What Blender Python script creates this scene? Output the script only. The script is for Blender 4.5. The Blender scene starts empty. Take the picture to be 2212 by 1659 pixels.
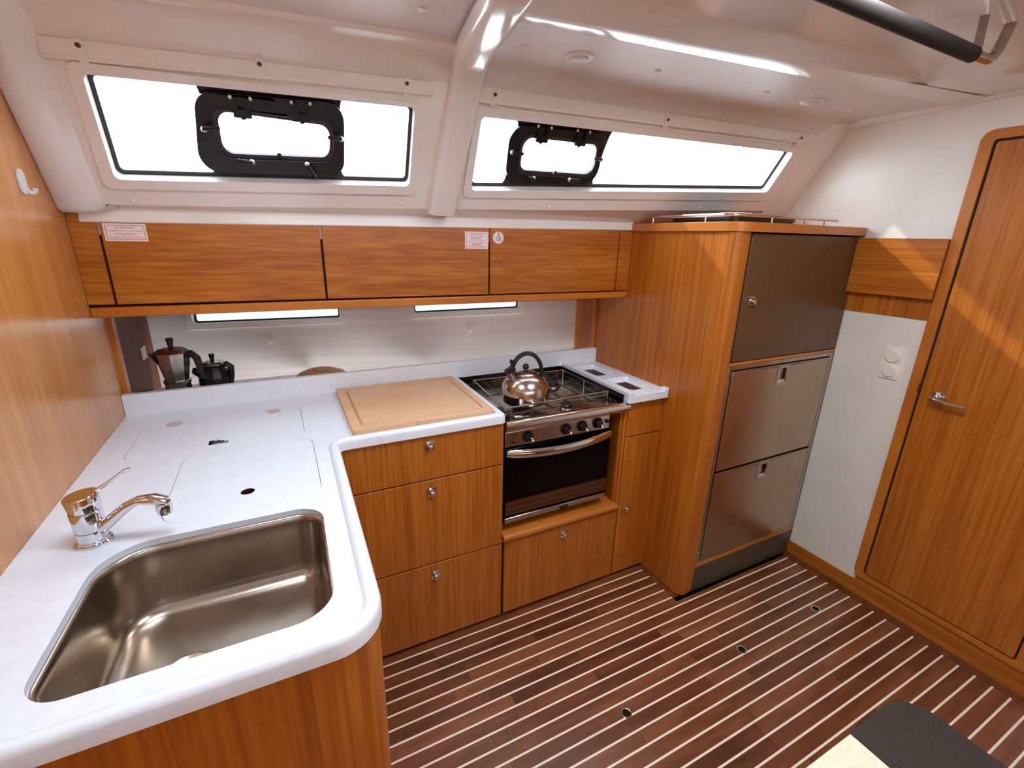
import bpy, bmesh, math, random
from mathutils import Vector, Matrix
from mathutils.geometry import tessellate_polygon
random.seed(7)
S = bpy.context.scene
C = S.collection
PI = math.pi

# ------------------------------------------------------------------ camera
cam = bpy.data.objects.new('camera', bpy.data.cameras.new('camera'))
C.objects.link(cam)
cam.location = (-0.6747, -1.387, 1.5181)
cam.rotation_euler = (1.2633, -0.0214, -0.4618)
cam.data.sensor_width = 36
cam.data.lens = 994.517 / 2212 * 36
cam.data.clip_start = 0.01
S.camera = cam
# ------------------------------------------------------------------ light
w = bpy.data.worlds.new('sky'); S.world = w; w.use_nodes = True
bg = w.node_tree.nodes['Background']
bg.inputs[0].default_value = (.80, .90, 1.0, 1)
bg.inputs[1].default_value = 10


def light(name, kind, loc, rot, energy, color=(1, 1, 1), size=None, size_y=None, spread=None):
    d = bpy.data.lights.new(name, kind); d.energy = energy; d.color = color
    if kind == 'AREA':
        d.shape = 'RECTANGLE'; d.size = size; d.size_y = size_y or size
        if spread: d.spread = spread
    o = bpy.data.objects.new(name, d); C.objects.link(o)
    o.location = loc; o.rotation_euler = rot
    return o


sun = light('sun', 'SUN', (1, 3, 4), (0, 0, 0), 3.0, (1, .93, .80))
sun.data.angle = math.radians(1.5)
sun.rotation_euler = Vector((.36, -.60, -.47)).to_track_quat('-Z', 'Y').to_euler()
light('added_light_forward', 'AREA', (.30, -.885, 2.085), (0, 0, 0), 13, (.92, .96, 1), .38, .31)  # added lamp in an unseen ceiling opening, main light from above
light('added_light_aft', 'AREA', (-.70, -.54, 2.085), (0, 0, 0), 3.2, (.62, .80, 1), .42, .34)  # added bluish lamp in a second unseen opening, over the worktop

S.view_settings.view_transform = 'Standard'
S.view_settings.look = 'None'
S.view_settings.gamma = 1
S.view_settings.use_curve_mapping = False
S.view_settings.exposure = 0.1
cy = S.cycles
cy.use_denoising = True
cy.max_bounces = 10; cy.diffuse_bounces = 6; cy.glossy_bounces = 5
cy.transparent_max_bounces = 12; cy.transmission_bounces = 6
cy.sample_clamp_indirect = 6
cy.caustics_reflective = False; cy.caustics_refractive = False


# ------------------------------------------------------------------ materials
def lin(h):
    h = h.lstrip('#'); r = []
    for i in (0, 2, 4):
        c = int(h[i:i + 2], 16) / 255
        r.append(c / 12.92 if c <= .04045 else ((c + .055) / 1.055) ** 2.4)
    return (*r, 1)


def mat(name, col=(.8, .8, .8, 1), rough=.5, metal=0, coat=0, coat_rough=.1, spec=.5):
    m = bpy.data.materials.new(name); m.use_nodes = True
    b = m.node_tree.nodes['Principled BSDF']
    b.inputs['Base Color'].default_value = col
    b.inputs['Roughness'].default_value = rough
    b.inputs['Metallic'].default_value = metal
    b.inputs['Coat Weight'].default_value = coat
    b.inputs['Coat Roughness'].default_value = coat_rough
    b.inputs['Specular IOR Level'].default_value = spec
    return m


def nd(m, t, **kw):
    n = m.node_tree.nodes.new(t)
    for k, v in kw.items(): setattr(n, k, v)
    return n


def lk(m, a, b): m.node_tree.links.new(a, b)


def wood(name, dark, mid, lightc, scale, rough=.38, coat=.25, rand=0.0, bump=.08, spread=(.25, .51, .77)):
    """veneer: fine streaks along the grain (scale small on the grain axis) over broader boards"""
    m = mat(name, rough=rough, coat=coat, coat_rough=.18)
    b = m.node_tree.nodes['Principled BSDF']
    tc = nd(m, 'ShaderNodeTexCoord')
    src = tc.outputs['Object']
    if rand:
        oi = nd(m, 'ShaderNodeObjectInfo')
        vm = nd(m, 'ShaderNodeVectorMath', operation='SCALE'); vm.inputs[0].default_value = (13.1, 7.7, 3.3)
        lk(m, oi.outputs['Random'], vm.inputs['Scale'])
        va = nd(m, 'ShaderNodeVectorMath', operation='ADD')
        lk(m, tc.outputs['Object'], va.inputs[0]); lk(m, vm.outputs[0], va.inputs[1]); src = va.outputs[0]
    mp = nd(m, 'ShaderNodeMapping'); mp.inputs['Scale'].default_value = scale
    lk(m, src, mp.inputs['Vector'])
    n1 = nd(m, 'ShaderNodeTexNoise'); n1.inputs['Scale'].default_value = 1; n1.inputs['Detail'].default_value = 7
    n1.inputs['Roughness'].default_value = .62; n1.inputs['Distortion'].default_value = .12
    lk(m, mp.outputs[0], n1.inputs['Vector'])
    mp2 = nd(m, 'ShaderNodeMapping'); mp2.inputs['Scale'].default_value = tuple(s * .14 for s in scale)
    lk(m, src, mp2.inputs['Vector'])
    n2 = nd(m, 'ShaderNodeTexNoise'); n2.inputs['Scale'].default_value = 1; n2.inputs['Detail'].default_value = 2
    lk(m, mp2.outputs[0], n2.inputs['Vector'])
    mx = nd(m, 'ShaderNodeMath', operation='MULTIPLY_ADD'); mx.inputs[1].default_value = .30
    lk(m, n2.outputs[0], mx.inputs[0])
    sc = nd(m, 'ShaderNodeMath', operation='MULTIPLY'); sc.inputs[1].default_value = .70
    lk(m, n1.outputs[0], sc.inputs[0]); lk(m, sc.outputs[0], mx.inputs[2])
    last = mx.outputs[0]
    if rand:
        r2 = nd(m, 'ShaderNodeMath', operation='MULTIPLY_ADD'); r2.inputs[1].default_value = rand
        lk(m, oi.outputs['Random'], r2.inputs[0]); lk(m, last, r2.inputs[2])
        r3 = nd(m, 'ShaderNodeMath', operation='SUBTRACT'); r3.inputs[1].default_value = rand / 2
        lk(m, r2.outputs[0], r3.inputs[0]); last = r3.outputs[0]
    cr = nd(m, 'ShaderNodeValToRGB')
    e = cr.color_ramp.elements
    e[0].position = spread[0]; e[0].color = dark; e[1].position = spread[2]; e[1].color = lightc
    k = e.new(spread[1]); k.color = mid
    lk(m, last, cr.inputs[0]); lk(m, cr.outputs[0], b.inputs['Base Color'])
    bp = nd(m, 'ShaderNodeBump'); bp.inputs['Strength'].default_value = bump; bp.inputs['Distance'].default_value = .001
    lk(m, n1.outputs[0], bp.inputs['Height']); lk(m, bp.outputs[0], b.inputs['Normal'])
    return m


def noisy(name, c1, c2, scale, rough, metal=0, r_var=0.0, lo=.35, hi=.65, bump=0, coat=0):
    m = mat(name, rough=rough, metal=metal, coat=coat)
    b = m.node_tree.nodes['Principled BSDF']
    tc = nd(m, 'ShaderNodeTexCoord'); mp = nd(m, 'ShaderNodeMapping')
    mp.inputs['Scale'].default_value = scale if not isinstance(scale, (int, float)) else (scale,) * 3
    lk(m, tc.outputs['Object'], mp.inputs['Vector'])
    n = nd(m, 'ShaderNodeTexNoise'); n.inputs['Scale'].default_value = 1; n.inputs['Detail'].default_value = 5
    lk(m, mp.outputs[0], n.inputs['Vector'])
    cr = nd(m, 'ShaderNodeValToRGB'); e = cr.color_ramp.elements
    e[0].position = lo; e[0].color = c1; e[1].position = hi; e[1].color = c2
    lk(m, n.outputs[0], cr.inputs[0]); lk(m, cr.outputs[0], b.inputs['Base Color'])
    if r_var:
        mr = nd(m, 'ShaderNodeMapRange'); mr.inputs[1].default_value = lo; mr.inputs[2].default_value = hi
        mr.inputs[3].default_value = rough - r_var; mr.inputs[4].default_value = rough + r_var
        lk(m, n.outputs[0], mr.inputs[0]); lk(m, mr.outputs[0], b.inputs['Roughness'])
    if bump:
        bp = nd(m, 'ShaderNodeBump'); bp.inputs['Strength'].default_value = bump; bp.inputs['Distance'].default_value = .001
        lk(m, n.outputs[0], bp.inputs['Height']); lk(m, bp.outputs[0], b.inputs['Normal'])
    return m


def clear(name, tint, gloss=.08, rough=.02):
    m = bpy.data.materials.new(name); m.use_nodes = True
    nt = m.node_tree; nt.nodes.remove(nt.nodes['Principled BSDF'])
    t = nd(m, 'ShaderNodeBsdfTransparent'); t.inputs[0].default_value = tint
    g = nd(m, 'ShaderNodeBsdfGlossy'); g.inputs['Roughness'].default_value = rough
    x = nd(m, 'ShaderNodeMixShader'); lw = nd(m, 'ShaderNodeLayerWeight'); lw.inputs[0].default_value = .5; pw = nd(m, 'ShaderNodeMath', operation='POWER'); pw.inputs[1].default_value = 5; lk(m, lw.outputs['Facing'], pw.inputs[0]); fr = nd(m, 'ShaderNodeMath', operation='MULTIPLY'); fr.inputs[1].default_value = .6; lk(m, pw.outputs[0], fr.inputs[0])
    ad = nd(m, 'ShaderNodeMath', operation='ADD'); ad.inputs[1].default_value = gloss; ad.use_clamp = True
    lk(m, fr.outputs[0], ad.inputs[0]); lk(m, ad.outputs[0], x.inputs[0])
    lk(m, t.outputs[0], x.inputs[1]); lk(m, g.outputs[0], x.inputs[2])
    lk(m, x.outputs[0], nt.nodes['Material Output'].inputs[0])
    return m


TD, TM, TL = lin('7e3708'), lin('ae6316'), lin('d08a34')
teak_v = wood('teak_upright', TD, TM, TL, (105, 105, 2.6))
teak_h = wood('teak_level', TD, TM, TL, (2.6, 105, 105))
teak_d = wood('teak_across', TD, TM, TL, (105, 2.6, 105))
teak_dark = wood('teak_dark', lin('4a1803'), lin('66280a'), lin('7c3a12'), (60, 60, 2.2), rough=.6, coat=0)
teak_edge = wood('teak_edging', lin('a4581a'), lin('bd6e22'), lin('d08a34'), (3, 3, 3), coat=.4)
teak_pale = wood('teak_bulkhead', lin('a8662a'), lin('be7c3c'), lin('d0985a'), (60, 60, 2.0), rough=.25, coat=.4)
plank_m = wood('floor_walnut', lin('48200e'), lin('744022'), lin('985e3a'), (5, 38, 10), rough=.34, coat=.25, rand=.22, spread=(.25, .5, .78))
caulk_m = mat('caulk_white', lin('fff2e0'), .5)
gel = noisy('gelcoat', lin('e4deda'), lin('eae5e1'), 3, .16, coat=.5)
gel_panel = noisy('headliner', lin('dcd8d8'), lin('e2dedd'), 60, .4)
wall_white = noisy('white_laminate', lin('e6e4dc'), lin('ecebe4'), 4, .32)
hull_white = noisy('hull_liner', lin('d8cdc6'), lin('e2d8d0'), (1.5, 1.5, 60), .45)
solid = noisy('solid_surface', lin('dfe6f0'), lin('e4ebf4'), 40, .28)
steel = noisy('stainless', lin('b8aba0'), lin('c6bab0'), 30, .2, 1, .03)
steel_brush = noisy('stainless_brushed', lin('b8a896'), lin('c4b8a8'), 20, .3, 1, .02)
steel_smudge = noisy('stainless_smudged', lin('b8a28a'), lin('cdbba6'), (6, 6, 3), .29, 1, .02, .25, .8)
bright_steel = mat('polished_steel', lin('d2c8c0'), .14, 1)
steel_dark = mat('steel_dark', lin('5a524c'), .3, 1)
chrome = mat('chrome', lin('d8d8dc'), .05, 1)
black = mat('black_plastic', lin('0c0808'), .35)
black_m = noisy('black_frame', lin('0e0a09'), lin('1a1412'), 30, .35)
rubber = noisy('foam_black', lin('120a0a'), lin('1e1412'), 200, .75, bump=.2)
oven_black = mat('oven_glass', lin('070203'), .22, 0, 0, .02, .12)
oven_band = mat('oven_tinted_band', lin('7a5c48'), .07, 1)
enamel = mat('black_enamel', lin('0a0607'), .15, 0, .6)
grey_door = noisy('bronze_grey_laminate', lin('5a3e26'), lin('60462c'), 300, .34)
kick_grey = noisy('kick_grey', lin('4a4234'), lin('524a3c'), 80, .4)
beech = wood('beech', lin('cc9c72'), lin('dbb28c'), lin('e6c4a2'), (5, 60, 60), rough=.5, coat=0)
plastic_w = mat('white_plastic', lin('eeece6'), .3)
plastic_t = mat('track_plastic', lin('e8e2dc'), .22, 0, .4)
pane = clear('acrylic_pane', (.96, .97, .98, 1), .02)
pane_hull = clear('tinted_pane', (.34, .35, .35, 1), .02)
clear_p = clear('clear_plastic', (.97, .97, .97, 1), .22, .15)
_d = nd(clear_p, 'ShaderNodeBsdfDiffuse'); _d.inputs[0].default_value = lin('f2f0ee'); _x = nd(clear_p, 'ShaderNodeMixShader'); _x.inputs[0].default_value = .45
_o = clear_p.node_tree.nodes['Material Output']; lk(clear_p, _o.inputs[0].links[0].from_socket, _x.inputs[1]); lk(clear_p, _d.outputs[0], _x.inputs[2]); lk(clear_p, _x.outputs[0], _o.inputs[0])
glass_thin = clear('splash_glass', (.9, .88, .85, 1), .1)
dark_slot = mat('dark_slot', lin('3a0d06'), .5)
void = mat('dark_gap', lin('140605'), .7)
alum = noisy('aluminium', lin('9a928c'), lin('b4aca6'), 30, .24, 1)
paper = mat('sticker_white', lin('f0e6e4'), .4)
ink = mat('sticker_red', lin('c4707e'), .5)
ink_pink = mat('sticker_pink', lin('c88aa6'), .5)
ink_grey = mat('sticker_grey', lin('b8aeb4'), .5)
ink_blue = mat('badge_blue', lin('7a98c8'), .3)
cream = noisy('cushion_cream', lin('e8e2c4'), lin('f0ecd2'), 120, .8, bump=.15)
char = noisy('cushion_charcoal', lin('2e2622'), lin('3a302a'), 160, .8, bump=.2)
lamp_w = mat('lamp_lens', lin('d8d8de'), .3)


# ------------------------------------------------------------------ mesh helpers
class MB:
    def __init__(s): s.v = []; s.f = []

    def add(s, vs, fs):
        n = len(s.v); s.v += [tuple(v) for v in vs]; s.f += [tuple(i + n for i in f) for f in fs]; return s

    def box(s, a, b):
        x0, y0, z0 = a; x1, y1, z1 = b
        return s.add([(x0, y0, z0), (x1, y0, z0), (x1, y1, z0), (x0, y1, z0), (x0, y0, z1), (x1, y0, z1), (x1, y1, z1), (x0, y1, z1)],
                     [(3, 2, 1, 0), (4, 5, 6, 7), (0, 1, 5, 4), (1, 2, 6, 5), (2, 3, 7, 6), (3, 0, 4, 7)])

    def hexa(s, p):  # 8 points: bottom ring then top ring
        return s.add(p, [(3, 2, 1, 0), (4, 5, 6, 7), (0, 1, 5, 4), (1, 2, 6, 5), (2, 3, 7, 6), (3, 0, 4, 7)])

    def quad(s, *p): return s.add(p, [tuple(range(len(p)))])

    def plate(s, loops, f0, f1):
        """loops[0] outer, rest holes, in 2D; f0/f1 map 2D to 3D for the two faces"""
        n = sum(len(l) for l in loops)
        tri = tessellate_polygon([[Vector((x, y, 0)) for x, y in l] for l in loops])
        pts = [q for l in loops for q in l]
        vs = [f0(*q) for q in pts] + [f1(*q) for q in pts]
        fs = [tuple(t) for t in tri] + [tuple(i + n for i in reversed(t)) for t in tri]
        k = 0
        for l in loops:
            m = len(l)
            for i in range(m):
                j = (i + 1) % m
                fs.append((k + i, k + j, k + j + n, k + i + n))
            k += m
        return s.add(vs, fs)

    def loft(s, rings, closed=True, cap0=False, cap1=False):
        n = len(rings[0]); vs = [p for r in rings for p in r]; fs = []
        for k in range(len(rings) - 1):
            for i in range(n if closed else n - 1):
                j = (i + 1) % n
                fs.append((k * n + i, k * n + j, (k + 1) * n + j, (k + 1) * n + i))
        if cap0: fs.append(tuple(reversed(range(n))))
        if cap1: fs.append(tuple((len(rings) - 1) * n + i for i in range(n)))
        return s.add(vs, fs)

    def tube(s, path, r, n=10, rb=None, cap=True):
        path = [Vector(p) for p in path]; rings = []
        t0 = (path[1] - path[0]).normalized()
        up = Vector((0, 0, 1)) if abs(t0.z) < .9 else Vector((0, 1, 0))
        u = t0.cross(up).normalized()
        for i, q in enumerate(path):
            a = path[max(i - 1, 0)]; b = path[min(i + 1, len(path) - 1)]
            t = (b - a).normalized()
            u = (u - t * u.dot(t)).normalized(); v = t.cross(u)
            rr = r[i] if isinstance(r, (list, tuple)) else r
            r2 = (rb[i] if isinstance(rb, (list, tuple)) else rb) if rb is not None else rr
            rings.append([q + u * rr * math.cos(2 * PI * k / n) + v * r2 * math.sin(2 * PI * k / n) for k in range(n)])
        return s.loft(rings, True, cap, cap)

    def lathe(s, prof, c, n=32, ax='z', cap=True):
        rings = []
        for r, h in prof:
            ring = []
            for k in range(n):
                a = 2 * PI * k / n; x, y = r * math.cos(a), r * math.sin(a)
                ring.append({'z': (c[0] + x, c[1] + y, c[2] + h), 'y': (c[0] + x, c[1] - h, c[2] + y), 'x': (c[0] - h, c[1] - x, c[2] + y)}[ax])
            rings.append(ring)
        return s.loft(rings, True, cap, cap)

    def ball(s, c, r, n=16, sc=(1, 1, 1)):
        m = n // 2; rings = []
        for i in range(m + 1):
            a = PI * i / m
            rings.append([(c[0] + sc[0] * max(r * math.sin(a), 1e-5) * math.cos(2 * PI * k / n), c[1] + sc[1] * max(r * math.sin(a), 1e-5) * math.sin(2 * PI * k / n), c[2] - sc[2] * r * math.cos(a)) for k in range(n)])
        return s.loft(rings, True, True, True)


def link(name, mb, m, parent=None, bev=0, seg=2, smooth=True, angle=35, label=None, kind=None):
    me = bpy.data.meshes.new(name)
    me.from_pydata(mb.v, [], mb.f)
    bm = bmesh.new(); bm.from_mesh(me)
    bmesh.ops.remove_doubles(bm, verts=bm.verts, dist=1e-6)
    bmesh.ops.recalc_face_normals(bm, faces=bm.faces)
    bm.to_mesh(me); bm.free()
    if smooth:
        me.polygons.foreach_set('use_smooth', [True] * len(me.polygons))
        me.set_sharp_from_angle(angle=math.radians(angle))
    me.materials.append(m)
    o = bpy.data.objects.new(name, me); C.objects.link(o)
    if parent is not None:
        o.parent = parent
        o.matrix_parent_inverse = wm(parent).inverted()
    if bev:
        b = o.modifiers.new('bevel', 'BEVEL'); b.width = bev; b.segments = seg; b.limit_method = 'ANGLE'
        b.angle_limit = math.radians(40); b.harden_normals = False
    if label: o['label'] = label
    if kind: o['kind'] = kind
    return o


def wm(o):
    m = Matrix.Translation(o.location) @ o.rotation_euler.to_matrix().to_4x4()
    if o.parent: m = wm(o.parent) @ o.matrix_parent_inverse @ m
    return m


def thing(name, label, cat, loc, group=None):
    o = bpy.data.objects.new(name, None); C.objects.link(o); o.location = loc
    o.empty_display_size = .05
    o['label'] = label; o['category'] = cat
    if group: o['group'] = group
    return o


def struct(name, loc=(0, 0, 0)):
    o = bpy.data.objects.new(name, None); C.objects.link(o); o.location = loc; o['kind'] = 'structure'; return o


def copy_thing(src, d, label, group=None):
    """copy a thing with its parts and their sub-parts, moved by d"""
    r = src.copy(); C.objects.link(r); r.location = src.location + Vector(d); r['label'] = label
    if group: r['group'] = group

    def kids(a, b):
        for ch in list(a.children):
            c = ch.copy(); C.objects.link(c); c.parent = b; c.matrix_parent_inverse = ch.matrix_parent_inverse.copy(); kids(ch, c)
    kids(src, r)
    return r


def arc(c, r, a0, a1, n=6):
    return [(c[0] + r * math.cos(a0 + (a1 - a0) * i / n), c[1] + r * math.sin(a0 + (a1 - a0) * i / n)) for i in range(n + 1)]


def rpoly(pts, rad, n=6):
    """round the corners of a 2D polygon; rad one number or one per corner"""
    out = []; m = len(pts)
    for i in range(m):
        p = Vector(pts[i]); a = Vector(pts[i - 1]); b = Vector(pts[(i + 1) % m])
        r = rad[i] if isinstance(rad, (list, tuple)) else rad
        if r <= 0: out.append(tuple(p)); continue
        u = (a - p).normalized(); v = (b - p).normalized()
        ang = u.angle(v); d = min(r / math.tan(ang / 2), .49 * (a - p).length, .49 * (b - p).length)
        rr = d * math.tan(ang / 2)
        c = p + (u + v).normalized() * (rr / math.sin(ang / 2))
        s = p + u * d; e = p + v * d
        a0 = math.atan2(s.y - c.y, s.x - c.x); a1 = math.atan2(e.y - c.y, e.x - c.x)
        da = (a1 - a0 + PI) % (2 * PI) - PI
        out += [(c.x + rr * math.cos(a0 + da * k / n), c.y + rr * math.sin(a0 + da * k / n)) for k in range(n + 1)]
    return out


def rrect(x0, y0, x1, y1, r, n=6): return rpoly([(x0, y0), (x1, y0), (x1, y1), (x0, y1)], r, n)


def offset(poly, d):
    """inset a closed CCW polygon by d"""
    out = []; m = len(poly)
    for i in range(m):
        a, p, b = Vector(poly[i - 1]), Vector(poly[i]), Vector(poly[(i + 1) % m])
        e1 = (p - a).normalized(); e2 = (b - p).normalized()
        n1 = Vector((-e1.y, e1.x)); n2 = Vector((-e2.y, e2.x))
        k = n1 + n2
        k = k / max(k.length_squared, 1e-9) * 2 if k.length > 1e-6 else n1
        out.append((p.x + k.x * d, p.y + k.y * d))
    return out


def zmap(z): return lambda x, y: (x, y, z)
def ymap(y): return lambda x, z: (x, y, z)
def xmap(x): return lambda y, z: (x, y, z)

# ================================================================== SETTING
XL, XR, XC = -1.19, 1.536, .767


def LN(x, z, off=0):
    """point on the sloping side of the coachroof; off > 0 comes into the cabin"""
    y = .2866 - .076 * x - .62 * (z - 1.6); k = off / 1.1791
    return (x - .076 * k, y - k, z - .62 * k)


def lmap(off): return lambda x, z: LN(x, z, off)


def HU(x, z, off=0):
    k = off / 1.016
    return (x - .179 * k, .836 - .179 * x - k, z)


def hmap(off): return lambda x, z: HU(x, z, off)


# ---- floor: walnut planks laid fore and aft with pale caulk strips between them
floor = link('floor', MB().box((-2.6, -3.0, -.03), (XR, .05, -.004)), void, kind='structure')
PITCH, Y0 = .0488, -.0255
for k in range(-1, 25):
    ya = Y0 - PITCH * k - .0034; yb = Y0 - PITCH * (k + 1) + .0034
    if k == -1: ya = .02
    x1 = .742 if k < 4 else 1.482
    x = -.60 if k < 15 else -.72
    cuts = [x]
    while cuts[-1] < x1 - .55: cuts.append(cuts[-1] + random.uniform(.28, .52))
    cuts.append(x1)
    for a, b in zip(cuts[:-1], cuts[1:]):
        link('plank', MB().box((a + .0004, yb, -.006), (b - .0004, ya, 0)), plank_m, floor, smooth=False)
    if k >= 0:
        link('caulk_strip', MB().box((x, Y0 - PITCH * k - .0032, -.006), (.742 if k < 5 else 1.482, Y0 - PITCH * k + .0032, .0004)), caulk_m, floor, smooth=False)
link('border_plank', MB().box((1.483, -1.4, -.006), (XR, -.2, 0)), plank_m, floor)
link('border_plank', MB().box((.743, -.225, -.006), (.80, .02, 0)), plank_m, floor)
link('border_plank', MB().box((.743, -.248, -.006), (1.482, -.226, 0)), plank_m, floor)
yb = Y0 - PITCH * 25 + .0034
for i in range(30):
    link('plank', MB().box((-2.6, yb - .06 * (i + 1), -.006), (XR, yb - .06 * i - .002, 0)), plank_m, floor, smooth=False)

# ---- bulkhead on the left
wl = link('wall_left', MB().plate([[(-.80, 0), (.545, 0), (.545, 1.555), (.42, 1.575), (.155, 2.03), (.10, 2.06), (-.80, 2.06)]], xmap(XL - .03), xmap(XL)), teak_pale, kind='structure')
link('post', MB().plate([rrect(.545, .86, .578, 1.30, .004)], xmap(XL - .02), xmap(XL + .012)), teak_edge, wl, bev=.003)
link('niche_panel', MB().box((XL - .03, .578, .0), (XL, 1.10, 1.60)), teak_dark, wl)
# ---- bulkhead on the right
wr = link('wall_right', MB().plate([[(-3.0, 0), (.58, 0), (.58, 1.58), (.175, 1.655), (-.06, 2.02), (-.10, 2.12), (-3.0, 2.12)]], xmap(XR), xmap(XR + .03)), wall_white, kind='structure')
link('lower_panel', MB().plate([rrect(-.533, .066, -.234, 1.247, .004)], xmap(XR + .001), xmap(XR - .004)), wall_white, wr, bev=.0015)
link('wood_strip', MB().box((XR - .003, -.533, 1.249), (XR + .002, -.20, 1.330)), teak_v, wr)
bb = link('baseboard_right', MB().box((XR - .008, -1.30, 0), (XR + .001, -.20, .065)), teak_d, kind='structure')
link('threshold_panel', MB().box((XR - .009, -1.10, .065), (XR + .001, -.545, .094)), teak_d, bb)
# ---- door in the right bulkhead
door = struct('door_1', (XR, -.81, .1))
link('jamb_gap', MB().box((XR - .003, -1.07, .11), (XR + .002, -.566, 1.87)), void, door)
link('frame', MB().plate([rrect(-1.095, .094, -.533, 1.897, .035), rrect(-1.066, .116, -.5685, 1.866, .012)], xmap(XR + .001), xmap(XR - .014)), teak_edge, door, bev=.003)
leaf = link('leaf', MB().plate([rrect(-1.060, .120, -.5765, 1.858, .008)], xmap(XR - .002), xmap(XR - .009)), teak_v, door, bev=.002)
link('threshold_lip', MB().plate([rrect(-1.095, .095, -.545, .116, .004)], xmap(XR), xmap(XR - .018)), teak_edge, door, bev=.003)
link('strike_plate', MB().box((XR - .0155, -.5705, .975), (XR - .0135, -.5655, 1.012)), steel, door)
hd = MB().lathe([(.0255, 0), (.0255, .006), (.023, .009), (.013, .010), (.012, .030), (.0135, .036), (.008, .042)], (XR - .009, -.632, .972), 28, 'x')
hd.tube([(XR - .043, -.632, .972), (XR - .046, -.650, .969), (XR - .047, -.675, .966), (XR - .046, -.705, .966), (XR - .045, -.728, .968)], [.010, .0085, .0075, .0072, .0068], 12)
link('door_handle', hd, chrome, door, label='chrome lever handle on a round rose')

# ---- hull side behind the niche, with its two small windows
W3 = [(-1.024, 1.129), (-.430, 1.140), (-.430, 1.275), (-1.024, 1.275)]
W4 = [(-.088, 1.153), (.440, 1.167), (.440, 1.278), (-.088, 1.275)]
wb = link('wall_back', MB().plate([[(-1.30, .0), (1.56, .0), (1.56, 1.604), (-1.30, 1.604)], rpoly(W3, .012), rpoly(W4, .012)], hmap(0), hmap(-.035)), hull_white, kind='structure')
link('added_side_deck', MB().plate([[(-1.30, .43), (1.566, .22), (1.566, 1.30), (-1.30, 1.30)]], zmap(1.604), zmap(1.622)), gel, wb, smooth=False)  # unseen deck, added to keep sky light out of the niche
for i, (W, F) in enumerate(((W3, [(-1.050, 1.104), (-.414, 1.116), (-.414, 1.30), (-1.050, 1.30)]), (W4, [(-.115, 1.128), (.468, 1.142), (.468, 1.30), (-.115, 1.30)]))):
    wn = struct('window_%d' % (i + 3), HU(W[0][0], W[0][1]))
    link('frame', MB().plate([rpoly(F, .012), rpoly(W, .010)], hmap(-.002), hmap(.006)), gel, wn, bev=.002)
    link('seal', MB().plate([rpoly(offset(W, -.004), .01), rpoly(offset(W, .007), .008)], hmap(-.030), hmap(-.024)), black, wn)
    link('pane', MB().plate([rpoly(offset(W, -.003), .01)], hmap(-.034), hmap(-.030)), pane_hull, wn, smooth=False)

# ---- sloping coachroof side with two long windows
W1 = [(-1.040, 1.650), (-.244, 1.677), (-.250, 1.881), (-1.030, 1.868)]
W2 = [(-.030, 1.676), (1.330, 1.739), (1.330, 1.887), (-.042, 1.880)]
outer = [(XL, 1.581), (-.8, 1.590), (-.167, 1.609), (.3, 1.623), (XR, 1.669), (XR, 2.03), (XL, 2.05)]
wc = link('wall_coachroof', MB().plate([outer, rpoly(W1, .016), rpoly(W2, .016)], lmap(0), lmap(-.035)), gel, kind='structure', smooth=False)
# underside lip between the sloping side and the top of the lockers
FRONT = lambda x, d=0: .347 - .0572 * x - d
lip_t = [(x, LN(x, z)) for x, z in outer[:5]]
mb = MB()
up = [q for x, q in lip_t]
bk = [(x, FRONT(x, -.012), 1.578 + .012 * (x - XL) / 2.7) for x, q in lip_t]
mb.loft([up, bk], closed=False)
mb.loft([bk, [(q[0], q[1], 1.50) for q in bk]], closed=False)
link('underside', mb, gel, wc)
for x, z in ((-1.016, 1.598), (-.259, 1.622), (.293, 1.634), (1.011, 1.662)):
    link('stud', MB().ball(LN(x, z, .002), .0045, 10), plastic_w, wc)
# moulded ridges at both ends of the coachroof side and the rib between the windows
def ridge(x0, x1, prof, zb, zt):
    rings = []
    for z in (zb, zb + .015, (zb + zt) / 2, zt): rings.append([LN(x0 + (x1 - x0) * t, z, o if z > zb else o * .6) for t, o in prof])
    return MB().loft(rings, closed=False)
link('end_moulding', ridge(XL, -1.085, [(0, -.01), (0, .020), (.06, .026), (.30, .026), (.55, .024), (.75, .012), (.9, .003), (1, -.002)], 1.567, 2.05), gel, wc, angle=60)
link('end_moulding', ridge(1.395, XR, [(0, -.002), (.15, .003), (.35, .014), (.55, .018), (.9, .018), (1, .016)], 1.650, 2.03), gel, wc, angle=60)
# lower left return of the moulding, running back to the bulkhead
link('corner_moulding', MB().loft([[LN(XL, 1.573, .026), LN(-1.10, 1.578, .022), LN(-1.07, 1.586, .0)],
                                   [(XL, .44, 1.560), (-1.14, .435, 1.565), (-1.06, .41, 1.572)],
                                   [(XL, .52, 1.552), (-1.15, .46, 1.552), (-1.06, .425, 1.560)]], closed=False), gel, wc)

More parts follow.
